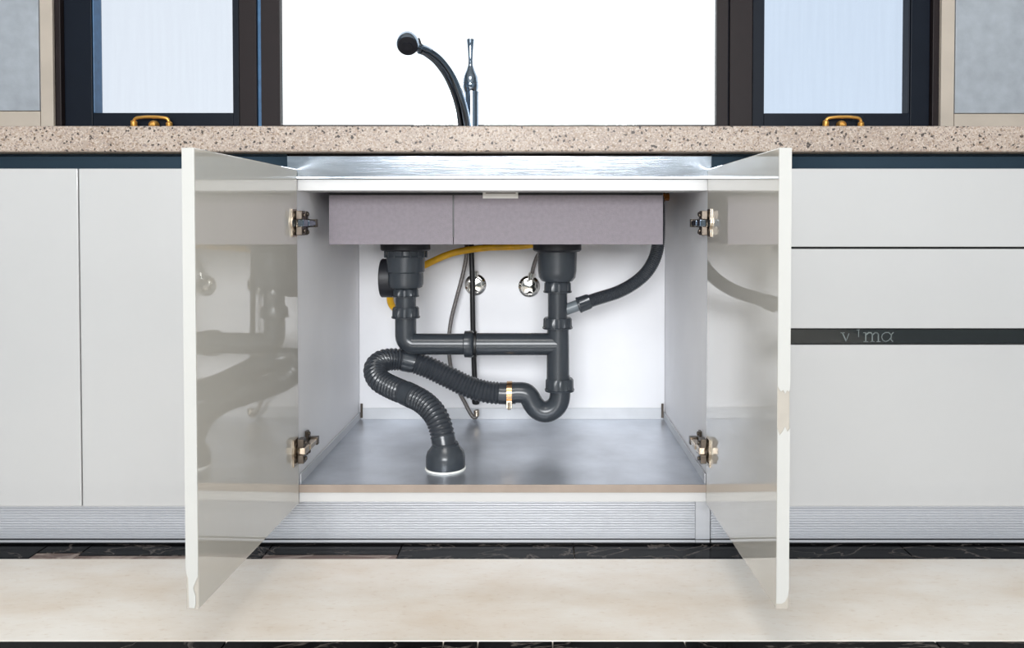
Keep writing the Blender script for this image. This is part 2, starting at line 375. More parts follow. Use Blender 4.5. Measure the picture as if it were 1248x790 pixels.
bm = bmesh.new(); box(bm, a-.003, c+.003, FY+.012, FY+.017, Z(153, FY), WZ1-.058); obj('pane', bm, 'glass_clear', w2)
# right casement
w3 = thing('window_3', (winx(1020, SY), SY, WZ0), 'dark framed casement window with bluish film pane, right of the faucet', 'window', kind='structure')
x0, x1, x2, x3, x4 = winx(917.5, SY), winx(931.5, SY), winx(1110, SY), winx(1133, SY), winx(1145.5, FY)
bar('sash_stile', 'frame_navy', w3, x0, x1, SY, GY+.006, WZ0+.004, WZ1-.03)
bar('sash_stile', 'frame_navy', w3, x2, x3, SY, GY+.006, WZ0+.004, WZ1-.03)
bar('jamb', 'frame_brown', w3, x3+.001, x4, FY, .72, WZ0, WZ1)
rz = Z(138, SY)
bar('sash_rail', 'frame_navy', w3, x1+.0005, x2-.0005, SY+.001, GY+.006, WZ0+.004, rz)
bar('sash_rail', 'frame_navy', w3, x1+.0005, x2-.0005, SY+.001, GY+.006, WZ1-.10, WZ1-.03)
bar('head_jamb', 'frame_brown', w3, x0, x3, FY, .72, WZ1-.03, WZ1)
bar('glazing_bead', 'frame_navy', w3, x2-.004, x2-.0005, SY+.004, GY-.002, rz, WZ1-.10)
bar('drip_ledge', 'bead', w3, x1+.001, x2-.004, SY+.003, SY+.010, rz-.014, rz-.010)
bm = bmesh.new(); box(bm, x1, x2, GY, GY+.005, rz-.003, WZ1-.098); obj('pane', bm, 'glass_right', w3)
handle(w3, 1027.5)

# ------------------------------------------------------------------ sink dimensions
SF, SB_ = .10, .44
SXL, SXM, SXR = X(401, SF, 270), X(552.5, SF, 270), X(808, SF, 270)
SZ0, SZ1 = Z(298, SF), CB - .001

# ------------------------------------------------------------------ countertop with the bowl openings
bm = bmesh.new()
gx = [RX0+.004, SXL+.012, SXM-.016, SXM+.016, SXR-.012, RX1-.004]; gy = [CY, SF+.012, SB_-.012, WY-.003]
vt = {}
for zi, z in enumerate((CB, CT)):
    for i, x in enumerate(gx):
        for j, y in enumerate(gy): vt[i, j, zi] = bm.verts.new((x, y, z))
hole = {(1, 1), (3, 1)}
for i in range(5):
    for j in range(3):
        if (i, j) in hole:
            for (p, q) in (((i,j),(i+1,j)),((i+1,j),(i+1,j+1)),((i+1,j+1),(i,j+1)),((i,j+1),(i,j))):
                bm.faces.new([vt[p[0],p[1],0], vt[q[0],q[1],0], vt[q[0],q[1],1], vt[p[0],p[1],1]])
            continue
        bm.faces.new([vt[i,j,1], vt[i+1,j,1], vt[i+1,j+1,1], vt[i,j+1,1]]); bm.faces.new([vt[i,j,0], vt[i,j+1,0], vt[i+1,j+1,0], vt[i+1,j,0]])
for i in range(5):
    bm.faces.new([vt[i,0,0], vt[i+1,0,0], vt[i+1,0,1], vt[i,0,1]]); bm.faces.new([vt[i,3,0], vt[i,3,1], vt[i+1,3,1], vt[i+1,3,0]])
for j in range(3):
    bm.faces.new([vt[0,j,0], vt[0,j,1], vt[0,j+1,1], vt[0,j+1,0]]); bm.faces.new([vt[5,j,0], vt[5,j+1,0], vt[5,j+1,1], vt[5,j,1]])
tag(obj('countertop', bm, 'granite', None, .003), 'long beige speckled granite countertop running under the window', 'countertop')

# ------------------------------------------------------------------ sink cabinet
sc_ = thing('sink_cabinet', ((XL+XR)/2, 0, 0), 'white glossy sink cabinet with both doors open, showing the pipes inside', 'cabinet')
BZ0, BZ1 = Z(612, 0), Z(590.5, 0)        # bottom board front edge
RZT, RZB = Z(218.5, 0), Z(232.5, 0)      # top rail
bx('side_panel', 'carcass', sc_, XL-T, XL, 0, BACK+.012, BZ0-.001, TOPF-.016)
bx('side_panel', 'carcass', sc_, XR, XR+T, 0, BACK+.012, BZ0-.001, TOPF-.016)
bx('back_panel', 'carcass', sc_, XL+.0005, XR-.0005, BACK, BACK+.010, BZ0, CB-.003)
bx('bottom_panel', 'rail', sc_, XL+.0005, XR-.0005, .0005, BACK-.0005, BZ0, BZ1-.003)
bx('top_rail', 'rail', sc_, XL+.0005, XR-.0005, .0005, .085, RZB, RZT)
bm = bmesh.new(); v_ = box(bm, XL-T+.001, XR+.006, -.003, .010, RZT+.004, CB-.005)
for q in v_:
    if q.co.z > RZT+.02: q.co.y -= .0030     # tilt added so the sheet mirrors the wall below the rear window
ap = obj('apron_panel', bm, 'steel', sc_, .0012)
bm = bmesh.new(); box(bm, XL+.001, XR-.001, -.006, .004, RZT+.0005, RZT+.0055); obj('apron_lip', bm, 'steel', ap, .001)
for s in (XL+.03, XR-.05):               # legs carrying the carcass behind the plinth
    for y in (.09, .45):
        bm = bmesh.new(); lathe(bm, [(.026, 0), (.026, .006), (.015, .010), (.015, BZ0-.012), (.024, BZ0-.010), (.024, BZ0-.001)], (s, y, 0), n=16); obj('leg', bm, 'black', sc_, smooth=True)

DW = (XR-XL+2*T)/2 - .003
def door(side):
    """side -1: hinged left, +1: hinged right; stands open a little past square"""
    ang = math.radians(1.7 if side < 0 else 1.3)
    hx = XL+.0022 if side < 0 else XR-.0022   # inner face line at the hinge
    y1, y0 = -.0045, -.010-DW
    def tr(bm):                               # swing round the hinge
        R = Matrix.Rotation(-side*ang if side > 0 else ang*-1, 4, 'Z')
        c = Vector((hx, y1, 0))
        for v in bm.verts: v.co = c + (Matrix.Rotation((-ang if side < 0 else ang), 3, 'Z') @ (v.co - c))
    def fx(d): return hx + side*d             # d>0 into the board thickness
    bm = bmesh.new(); a, c = sorted((fx(0), fx(T))); box(bm, a, c, y0, y1, BOTF, TOPF); tr(bm)
    dr = obj('door', bm, 'door_gloss', sc_, .0012); dr.data.materials.append(M['core'])
    for p in dr.data.polygons:
        if p.normal.y < -.9: p.material_index = 1
    # edge banding on the free edge; chipped where the photo shows the board through it
    yf = y0-.0012
    def band(pts):
        bm = bmesh.new(); P = [(fx(T*u), BOTF+(TOPF-BOTF)*v) for u, v in pts]
        prism(bm, P, yf, y0-.0001); tr(bm); obj('edge_band', bm, 'band', dr)
    if side < 0:
        band([(1,1.0),(1,.09),(.93,.078),(.80,.068),(.78,.03),(.74,.004),(.30,.003),(.22,.012),(.22,.030),(.34,.040),(.40,.047),(.30,.055),(.02,.072),(.0,.09),(0,1.0)])
    else:
        band([(0,1.0),(1,1.0),(1,.482),(.9,.475),(.75,.478),(.6,.470),(.45,.479),(.25,.475),(.1,.482),(0,.486)])
        band([(0,.394),(.18,.380),(.4,.388),(.6,.399),(.8,.388),(1,.396),(1,.045),(.93,.030),(.72,.018),(.45,.013),(.0,.013)])
    # hinges
    for pz in (272, 548):
        z = Z(pz, -.01)
        bm = bmesh.new()
        # flange plate on the door face with its cup rim
        a, c = sorted((fx(0), fx(-.003))); box(bm, a, c, y1-.036, y1-.010, z-.027, z+.027)
        lathe(bm, [(.0175, 0), (.0175, .004), (.013, .004), (.012, .001)], (fx(0), y1-.023, z), (-side, 0, 0), 20)
        tr(bm); hg = obj('hinge', bm, 'nickel', sc_, .0008)
        bm = bmesh.new()                      # stacked linkage between cup and arm
        for dz in (-.0155, .0155):
            a, c = sorted((fx(-.004), fx(-.016))); box(bm, a, c, -.026, -.006, z+dz-.0085, z+dz+.0085)
            lathe(bm, [(.004, 0), (.004, .004)], (fx(-.016), -.016, z+dz), (-side, 0, 0), 10)
        obj('hinge_link', bm, 'nickel_dark', hg, .0015)
        bm = bmesh.new()                      # arm reaching into the cabinet
        a, c = sorted((fx(-.006), fx(-.019))); box(bm, a, c, -.024, .006, z-.007, z+.007)
        a, c = sorted((fx(-.007), fx(-.021))); box(bm, a, c, .006, .052, z-.0055, z+.0055)
        obj('hinge_arm', bm, 'nickel' if pz > 400 else 'chrome', hg, .002)
        bm = bmesh.new()                      # mounting plate and screws on the side panel
        a, c = sorted((fx(-.0005), fx(-.006))); box(bm, a, c, .020, .060, z-.009, z+.009); box(bm, a, c, .034, .048, z-.024, z+.024)
        for dz in (-.018, .018): lathe(bm, [(.0045, 0), (.0045, .003), (.002, .004)], (fx(-.006), .041, z+dz), (-side, 0, 0), 10)
        a, c = sorted((fx(-.006), fx(-.022))); box(bm, a, c, .050, .062, z-.008, z+.008)
        obj('mounting_plate', bm, 'nickel_dark', hg, .001)
door(-1); door(1)

# ------------------------------------------------------------------ drip tray on the cabinet floor
TZ = BZ1                                   # surface of the tray
trz = thing('drip_tray', ((XL+XR)/2, .26, TZ-.002), 'dull stainless steel tray lining the floor of the open sink cabinet', 'tray')
bx('tray_sheet', 'tray', trz, XL+.002, XR-.002, .0, BACK-.002, TZ-.002, TZ, 0)
bx('front_flange', 'flange', trz, XL+.001, XR-.001, -.003, .0, Z(600, 0), TZ, .0006)
LH = .030
bx('back_lip', 'lip', trz, XL+.004, XR-.004, BACK-.004, BACK-.0015, TZ, TZ+LH, .0006)
for xa in (XL+.0015, XR-.004): bx('side_lip', 'lip', trz, xa, xa+.0025, .004, BACK-.005, TZ, TZ+.020, .0006)
for xa in (XL+.004, XR-.010): bx('corner_clip', 'nickel_dark', trz, xa, xa+.006, BACK-.007, BACK-.004, TZ+.004, TZ+LH+.012, .0006)

# ------------------------------------------------------------------ neighbouring cabinets
lx = XL-T-.0015
bc = thing('base_cabinet', (-1.2, 0, 0), 'white base cabinet with two closed handleless doors, left of the sink cabinet', 'cabinet')
bx('body', 'carcass', bc, RX0+.005, lx-.0005, .002, BACK+.012, BOTF+.012, TOPF-.016)
sx = X(97.5, DF, 400); gp = .0012
bx('door', 'lacquer', bc, sx+gp, lx-.0005, DF, -.001, BOTF, TOPF, .0015)
bx('door', 'lacquer', bc, sx-.46, sx-gp, DF, -.001, BOTF, TOPF, .0015)
bx('filler_panel', 'lacquer', bc, RX0+.005, sx-.462, DF, -.001, BOTF, TOPF, .0015)
def channel(par, x0, x1):
    bm = bmesh.new()                       # L-shaped recessed finger channel
    zb, zt_ = TOPF-.014, CB-.001
    pts = [(.004, zt_), (.018, zt_), (.018, zb), (-.0005, zb), (-.0005, zb+.004), (.010, zb+.008), (.010, zt_-.004), (.004, zt_-.002)]
    a = [bm.verts.new((x0, y, z)) for y, z in pts]; c = [bm.verts.new((x1, y, z)) for y, z in pts]; n_ = len(pts)
    bm.faces.new(a); bm.faces.new(c[::-1])
    for i in range(n_): bm.faces.new([a[i], a[(i+1)%n_], c[(i+1)%n_], c[i]])
    return obj('finger_channel', bm, 'channel', par, .0006)
channel(bc, RX0+.005, lx-.0005)
rx = XR+T+.0015
dc = thing('drawer_cabinet', (.8, 0, 0), 'white drawer cabinet with a black lettered strip, right of the sink cabinet', 'cabinet')
RXE = RX1-.6
bx('body', 'carcass', dc, rx+.0005, RX1-.005, .020, BACK+.012, BOTF+.012, TOPF-.034)
def front(y0, y1): return bx('drawer_front', 'lacquer', dc, rx+.0005, RXE, DF, -.001, Z(y1, DF), Z(y0, DF), .0015)
TOPR = TOPF
bx('drawer_front', 'lacquer', dc, rx+.0005, RXE, DF, -.001, Z(301, DF), TOPR, .0015)
front(303.5, 400.5); bx('drawer_front', 'lacquer', dc, rx+.0005, RXE, DF, -.001, BOTF, Z(420.5, DF), .0015)
bx('filler_panel', 'lacquer', dc, RXE+.002, RX1-.005, DF, -.001, BOTF, TOPR, .0015)
bx('gap_shade_fill', 'black', dc, rx+.003, RXE-.002, -.002, .019, BOTF+.012, TOPR-.036, 0)  # black filler stands in for the shade between the drawer fronts
st = bx('grip_strip', 'blackglass', dc, rx+.0005, RXE, DF+.004, -.001, Z(419.5, DF), Z(401.5, DF), .001)
channel(dc, XR+.008, RX1-.005)
# pale lettering on the black strip, drawn as thin strokes
def stroke(bm, pts, wd, y):
    P = [at(p[0], p[1], DF) for p in pts]; k = wd/2
    for a, c in zip(P, P[1:]):
        d = Vector((c.x-a.x, c.z-a.z)).normalized(); nx, nz = -d.y*k, d.x*k
        ex, ez = d.x*k*.6, d.y*k*.6
        q = [(a.x-ex+nx, a.z-ez+nz), (c.x+ex+nx, c.z+ez+nz), (c.x+ex-nx, c.z+ez-nz), (a.x-ex-nx, a.z-ez-nz)]
        vs_ = [bm.verts.new((x, y, z)) for x, z in q]; bm.faces.new(vs_)
bm = bmesh.new(); ly = DF+.004-.0004; W1, W2 = .0024, .0014
stroke(bm, [(1027.5,406),(1032,416)], W1, ly); stroke(bm, [(1032,416),(1035.5,407)], W2, ly); stroke(bm, [(1025.5,406),(1030,406)], W2, ly)
stroke(bm, [(1047.3,403),(1047.3,411)], W2, ly); stroke(bm, [(1045.3,402.6),(1048.5,402.2)], W2, ly)
stroke(bm, [(1056,405.8),(1056,416.6)], W1, ly); stroke(bm, [(1053.2,406),(1056,405.8)], W2, ly); stroke(bm, [(1053.6,416.8),(1058.6,416.8)], W2, ly)
stroke(bm, [(1057,408),(1059.5,405.8),(1062.5,406),(1064,408),(1064,416.6)], W1, ly); stroke(bm, [(1062,416.8),(1066.4,416.8)], W2, ly)
stroke(bm, [(1065,408),(1067.3,405.8),(1070,406),(1071.4,408),(1071.4,416.6)], W1, ly); stroke(bm, [(1069.6,416.8),(1074,416.8)], W2, ly)
stroke(bm, [(1087,408.5),(1084,405.6),(1080,405.6),(1076.3,408),(1075.4,411.5),(1077,415.2),(1080.5,416.8),(1084,415.2),(1087,411.5)], W2*1.2, ly)
stroke(bm, [(1089.6,405.6),(1087.4,408),(1086.8,414.5),(1089,416.6)], W1*.8, ly)
me = bpy.data.meshes.new('lettering'); 
t_ = obj('lettering', bm, 'print_light', st); 
so = t_.modifiers.new('thickness', 'SOLIDIFY'); so.thickness = .0003

# ------------------------------------------------------------------ ribbed aluminium plinth
def plinth(label, x0, x1, ribs=True):
    p = thing('plinth', ((x0+x1)/2, KY, 0), label, 'plinth')
    z0, z1 = .011, BOTF-.0005; n_ = 17; pts = []
    if ribs:
        h = (z1-z0)/n_
        for i in range(n_):
            zz = z0+i*h
            pts += [(KY+.0022, zz), (KY+.0022, zz+h*.22), (KY, zz+h*.40), (KY, zz+h*.85)]
        pts += [(KY+.0022, z1)]
    else: pts = [(KY-.001, z0), (KY-.001, z1)]
    pts += [(KY+.014, z1), (KY+.014, z0)]
    bm = bmesh.new(); a = [bm.verts.new((x0, y, z)) for y, z in pts]; c = [bm.verts.new((x1, y, z)) for y, z in pts]; m_ = len(pts)
    bm.faces.new(a); bm.faces.new(c[::-1])
    for i in range(m_): bm.faces.new([a[i], c[i], c[(i+1)%m_], a[(i+1)%m_]])
    obj('ribbed_board' if ribs else 'smooth_board', bm, 'alu', p)
    bx('seal_shade_strip', 'black', p, x0, x1, KY+.0015, KY+.012, .0, .0108, .0005)  # black seal that also stands in for the shadow line below the board
    bx('base_strip', 'alu', p, x0, x1, KY-.002, KY+.0012, .0042, .0088, .0005)
xa, xb = X(847.5, KY, 640), X(866, KY, 640)
plinth('ribbed aluminium plinth under the sink cabinet and the two-door cabinet', RX0+.004, xa-.0004)
plinth('short smooth aluminium joining piece between the two ribbed plinths', xa, xb-.0015, False)
plinth('ribbed aluminium plinth under the drawer cabinet', xb+.0008, RX1-.004)

# ------------------------------------------------------------------ double sink
sk = thing('double_sink', ((SXL+SXR)/2, (SF+SB_)/2, SZ0), 'undermount double bowl sink with mauve-grey coated outside, hanging above the pipes', 'sink')
def bowl(x0, x1):
    bm = bmesh.new(); v = box(bm, x0, x1, SF, SB_, SZ0, SZ1)
    bm.faces.ensure_lookup_table(); bmesh.ops.delete(bm, geom=[bm.faces[1]], context='FACES')
    o = obj('bowl', bm, 'sinkcoat', sk); o.data.materials.append(M['sinkin'])
    s = o.modifiers.new('wall', 'SOLIDIFY'); s.thickness = .0015; s.offset = -1; s.material_offset = 1
    b_ = o.modifiers.new('round', 'BEVEL'); b_.width = .004; b_.segments = 3; b_.limit_method = 'ANGLE'
bowl(SXL, SXM-.0008); bowl(SXM+.0008, SXR)
bx('seam', 'black', sk, SXM-.0016, SXM+.0016, SF-.0006, SF+.004, Z(289, SF), SZ1-.01, 0)
bx('top_shade_strip', 'black', sk, SXL+.001, SXR-.001, SF-.002, SF+.002, Z(238, SF), SZ1-.001, 0)  # black strip put in as the shadow along the sink top
xs0, xs1 = X(588.5, SF, 238), X(631.5, SF, 238)
lb = bx('sticker', 'paper', sk, xs0, xs1, SF-.0035, SF-.0022, Z(242, SF), Z(228, SF), .0004)
bx('print_line', 'print', lb, xs0+.006, xs1-.005, SF-.0038, SF-.0034, Z(236.2, SF), Z(234.8, SF), 0)
# sink top rim under the counter
for x0, x1, y0, y1 in ((SXL-.012, SXR+.012, SF-.012, SF-.003), (SXL-.012, SXR+.012, SB_+.001, SB_+.012)): bx('rim', 'sinkin', sk, x0, x1, y0, y1, SZ1-.0025, SZ1, 0)

# ------------------------------------------------------------------ drain pipes
DY = .28
dp = thing('drain_pipe_set', (X(590, DY), DY, TZ), 'dark grey plastic drain pipes with trap and corrugated hose beneath the double sink', 'drain pipes')
PXM = lambda n_, Y=DY: n_*(Y-CAM.y)/F      # pixels to metres at depth Y
def P(px, py, Y=DY): return at(px, py, Y)
def vlathe(name, m, px, rows, par=dp, n=36, Y=DY):
    """rows of (half width in px, py) from top to bottom, revolved round a vertical axis"""
    bm = bmesh.new(); x = X(px, Y, 380)
    prof = [(PXM(r, Y), Z(py, Y)) for r, py in rows][::-1]
    lathe(bm, prof, (x, Y, 0), n=n); return obj(name, bm, m, par, smooth=True)
def vnut(px, r, y0, y1, m='pvc', par=dp, lugs=10):
    bm = bmesh.new(); zb, zt_ = Z(y1, DY), Z(y0, DY)
    nut(bm, PXM(r), zt_-zb, (X(px, DY, 380), DY, zb), lugs=lugs); return obj('union_nut', bm, m, par, smooth=True)
LXp, RXp = 494.5, 679.5
# left strainer: flange, ribbed collar, basket body, side cap
s1 = vlathe('strainer_body', 'pvc', LXp, [(25,305),(25,311),(23.2,313),(23,331),(21.6,332.5),(21.6,346),(20,350),(15,352)])
vlathe('strainer_flange', 'blackcap', LXp, [(27,297.5),(30,298),(30,304),(28.5,305.5),(25,306)], s1)
bm = bmesh.new()
for k in range(16):
    a = 2*math.pi*k/16; c = Vector((X(LXp, DY, 310)+math.cos(a)*PXM(25), DY+math.sin(a)*PXM(25), Z(309, DY)))
    lathe(bm, [(.003, -.009), (.003, .009)], c, n=6)
obj('collar_ribs', bm, 'pvc', s1)
bm = bmesh.new(); c = at(480, 339, .31)
lathe(bm, [(.020, .014), (.044, .012), (.046, .008), (.046, -.027), (.045, -.0285), (.020, -.0285)], c, (1,0,0), 32)
cap = obj('overflow_cap', bm, 'blackcap', s1, smooth=True)
vnut(LXp, 15.5, 352, 362)
vlathe('tail_pipe', 'pvc', LXp, [(12.6,350),(12.6,374)])
n1 = vnut(LXp, 16.5, 374, 388); 
# left elbow with the crossing pipe
R1 = PXM(12.9); zc = Z(419.5, DY); xL = X(LXp, DY, 400); xR = X(RXp+.5, DY, 420)
el = crom([(xL, DY, Z(386, DY)), (xL, DY, Z(402, DY)), (xL, DY, zc+.012)], 4)
bm = bmesh.new()
path = [Vector((xL, DY, Z(386, DY))), Vector((xL, DY, zc+.020))] + [Vector((xL+.020*(1-math.cos(t)), DY, zc+.020*(1-math.sin(t)))) for t in (math.pi/2*k/6 for k in range(1, 7))] + [Vector((X(568, DY, 420), DY, zc))]
tube(bm, path, R1, 28); obj('elbow_pipe', bm, 'pvc', dp, smooth=True)
bm = bmesh.new(); x0 = X(565.5, DY, 420)
lathe(bm, [(R1*1.02, 0), (R1*1.25, .002), (R1*1.27, .018), (R1*1.2, .021), (R1*1.02, .024)], (x0, DY, zc), (1,0,0), 32); cp = obj('pipe_socket', bm, 'pvc', dp, smooth=True)
bm = bmesh.new(); lathe(bm, [(R1*1.1, 0), (R1*1.24, .001), (R1*1.24, .0055), (R1*1.1, .0065)], (x0+.024, DY, zc), (1,0,0), 32); obj('gasket', bm, 'black', cp, smooth=True)
bm = bmesh.new()
R2 = PXM(13.6); x1 = X(RXp+.5, DY, 430)
lathe(bm, [(R2, x0+.026), (R2, x1)], (0, DY, zc), (1,0,0), 32)
lathe(bm, [(PXM(13.9), Z(462, DY)), (PXM(13.6), zc), (PXM(13.2), Z(399, DY))], (x1, DY, 0), n=32)
obj('tee_pipe', bm, 'pvc', dp, smooth=True)
# right strainer, tail pipe and nuts
s2 = vlathe('strainer_body', 'pvc', RXp-.5, [(24.5,304),(24.2,310),(23.6,330),(22.5,338),(19,342.5),(13,344)])
vlathe('strainer_flange', 'blackcap', RXp-.5, [(27,297.5),(29.5,298),(29.5,304.5),(27.5,306.5),(24,307)], s2)
vnut(RXp, 16.6, 343.5, 357); vlathe('tail_pipe', 'pvc', RXp, [(11.9,342),(11.9,390)])
vnut(RXp, 17.6, 387, 401, lugs=12); vnut(RXp+2.5, 17.2, 461, 477, lugs=12)
# trap
cl_ = [(682,458),(682.5,470),(682.5,482),(680,492),(673.5,499),(665,502),(656.5,499.5),(650,492.5),(645.5,484.5),(640,479.5),(632,478.5),(617,479)]
path, L_ = resample(crom([P(a, c, DY) for a, c in cl_], 8), .004)
bm = bmesh.new(); tube(bm, path, lambda i, n_: PXM(12.4)+PXM(.5)*math.sin(i/n_*math.pi), 28); obj('trap_bend', bm, 'pvc', dp, smooth=True)
# corrugated waste hose: out of the trap, back to the left, round and forward, down into the floor socket
HY0 = DY
def corr(name, path_pts, r, pitch, amp, smooth_spans, m='hose', par=dp, n=24, taper=None):
    path, L_ = resample(crom(path_pts, 10), pitch/6)
    def rad(i, c):
        s = i/(c-1)*L_; u = s/L_
        for a, b_ in smooth_spans:
            if a <= u <= b_: return r*1.0
        k = .5+.5*math.cos(2*math.pi*s/pitch)
        return r + amp*(1.6*k-1.0)
    bm = bmesh.new(); tube(bm, path, rad, n); return obj(name, bm, m, par, smooth=False if False else True), path
hp = [P(628,479,.28),P(612,479.5,.281),P(592,477.5,.284),P(570,471,.290),P(546,459.5,.295),P(522,448,.297),P(500,440.5,.294),P(481,438,.285),P(465,440.5,.266),P(457,450,.240),P(462,463,.215),P(478,472.5,.195),P(497,480.5,.172),P(516,490.5,.150),P(530,505,.128),P(537,521,.114),P(540.5,537,.106),P(542,548,.102)]
ho, hpath = corr('corrugated_hose', hp, PXM(13.3), .0088, .0017, ((0,.055),(.385,.435),(.725,.775),(.965,1)))
# finer second pass: clamp ring where the hose meets the trap
c = P(621, 479, .28)
bm = bmesh.new(); lathe(bm, [(PXM(13.2), -.006), (PXM(14.2), -.006), (PXM(14.2), .006), (PXM(13.2), .006)], c, (1,0,0), 32); hc = obj('hose_clamp', bm, 'copper', dp, smooth=True)
bm = bmesh.new(); box(bm, c.x-.007, c.x+.007, DY-PXM(15.5), DY-PXM(12.5), c.z-.030, c.z-.012); lathe(bm, [(.004, 0), (.004, .018)], (c.x, DY-PXM(14.5), c.z-.033), n=10); obj('clamp_screw', bm, 'nickel', hc, .001)
# cuffs: plain sleeves on the hose
def cuff(u0, u1, r, m='pvc'):
    n_ = len(hpath); seg = hpath[int(u0*n_):int(u1*n_)]
    bm = bmesh.new(); tube(bm, seg, r, 28); return obj('hose_cuff', bm, m, dp, smooth=True)
cuff(.395, .43, PXM(13.9)); cuff(.735, .77, PXM(13.9)); cuff(.955, .998, PXM(13.2))
# floor socket with white sealant ring
SY_ = .102; sx_ = X(543, SY_, 555); k = (SY_-CAM.y)/F
bm = bmesh.new()
top = Z(541, SY_)
lathe(bm, [(23.5*k, TZ+.0008), (24*k, TZ+.008), (24*k, TZ+.026), (22.5*k, TZ+.036), (18.5*k, TZ+.045), (16.6*k, TZ+.050), (16.6*k, top), (15*k, top+.003)], (sx_, SY_, 0), n=40)
fs = obj('floor_socket', bm, 'pvc', dp, smooth=True)
bm = bmesh.new(); lathe(bm, [(23*k, TZ+.0004), (25.2*k, TZ+.0004), (24.9*k, TZ+.0025), (24.1*k, TZ+.0038), (23*k, TZ+.0035)], (sx_, SY_, 0), n=40); obj('sealant_ring', bm, 'silicone', fs, smooth=True)
# overflow branch: stub, nut and slim corrugated hose rising beside the sink
OY = .285
a, c = P(684, 379.5, OY), P(709, 370.5, OY); d = (c-a).normalized()
bm = bmesh.new(); tube(bm, [a, c], PXM(7.0), 20); ob = obj('branch_stub', bm, 'pvc_light', dp, smooth=True)
bm = bmesh.new(); nut(bm, PXM(9.6), (P(719,367,OY)-P(704,372.4,OY)).length, P(704, 372.4, OY), d, lugs=8); obj('union_nut', bm, 'pvc', dp, smooth=True)
op = [P(710,370,OY),P(730,363.5,OY),P(752,356.5,OY),P(771,346.5,OY),P(786,334,OY),P(796,319,.29),P(801,304,.295),P(802.5,288,.30),P(802.5,262,.30),P(801.5,240,.30)]
corr('overflow_hose', op, PXM(8.0), .0046, .0008, ((0,.04),), n=18)
bm = bmesh.new(); e = P(801.5, 240, .30); box(bm, SXR+.0003, e.x+.012, .288, .318, e.z-.012, e.z+.030); obj('overflow_inlet', bm, 'blackcap', dp, .003)

# ------------------------------------------------------------------ supply lines
GYh = .460
gp_ = [Vector((XR-.012, .462, Z(240,.462))),at(800,245,.461),at(762,262,GYh),at(700,287,GYh),at(640,299.5,GYh),at(592,302,GYh),at(552,308.5,GYh),at(520,322,GYh),at(498,334,GYh),at(482,348,.462),at(475.5,361,.466),at(478,373,.478),at(488,380,.497),at(492,382,.514)]
gs = thing('gas_hose', gp_[0], 'bright yellow gas hose running behind the sink bowls and drain', 'hose')
path, _ = resample(crom(gp_, 8), .006)
bm = bmesh.new(); tube(bm, path, .0088, 16); obj('hose_tube', bm, 'yellow', gs, smooth=True)
bm = bmesh.new(); c = gp_[0]; lathe(bm, [(.013, -.03), (.013, -.012), (.010, -.010), (.010, -.001)], (XR, c.y, c.z), (1,0,0), 6); obj('end_fitting', bm, 'brass', gs)
bm = bmesh.new(); c = gp_[-1]; lathe(bm, [(.020, -.001), (.020, -.004), (.013, -.006), (.012, -.014)], (c.x, BACK, c.z), (0,1,0), 20); obj('wall_fitting', bm, 'brass', gs, smooth=True)

# pull-out spray hose of the faucet
by = .480
path, _ = resample(crom([at(574,262,by),at(574.5,300,by),at(575.5,340,by),at(576.5,400,by),at(578,450,by),at(580,484,by)], 8), .006)
ph = thing('spray_hose', path[0], 'black spray hose hanging straight down from the faucet behind the crossing drain pipe', 'hose')
bm = bmesh.new(); tube(bm, path, .0068, 16); obj('hose_tube', bm, 'black', ph, smooth=True)
bm = bmesh.new(); c = path[-1]; lathe(bm, [(.004, -.020), (.009, -.018), (.0105, -.012), (.0105, .006), (.0068, .010)], c, n=18); obj('hose_weight', bm, 'black', ph, smooth=True)
# grey braided supply hose
by2 = .482
path, _ = resample(crom([at(568,285,by2),at(568.5,310,by2),at(564,335,by2),at(556,365,by2),at(549.5,392,by2),at(547,418,by2),at(549,445,by2),at(556,470,by2),at(566,490,by2),at(574,505,by2),at(578.5,509.5,by2),at(581,506,by2),at(580.5,500,by2)], 8), .005)
bh = thing('braided_hose', path[0], 'thin grey braided supply hose drooping to the tray behind the drain pipes', 'hose')
bm = bmesh.new(); tube(bm, path, .0052, 12); obj('hose_tube', bm, 'braid', bh, smooth=True)
bm = bmesh.new(); tube(bm, path[-4:], .0072, 12); obj('ferrule', bm, 'nickel', bh, smooth=True)

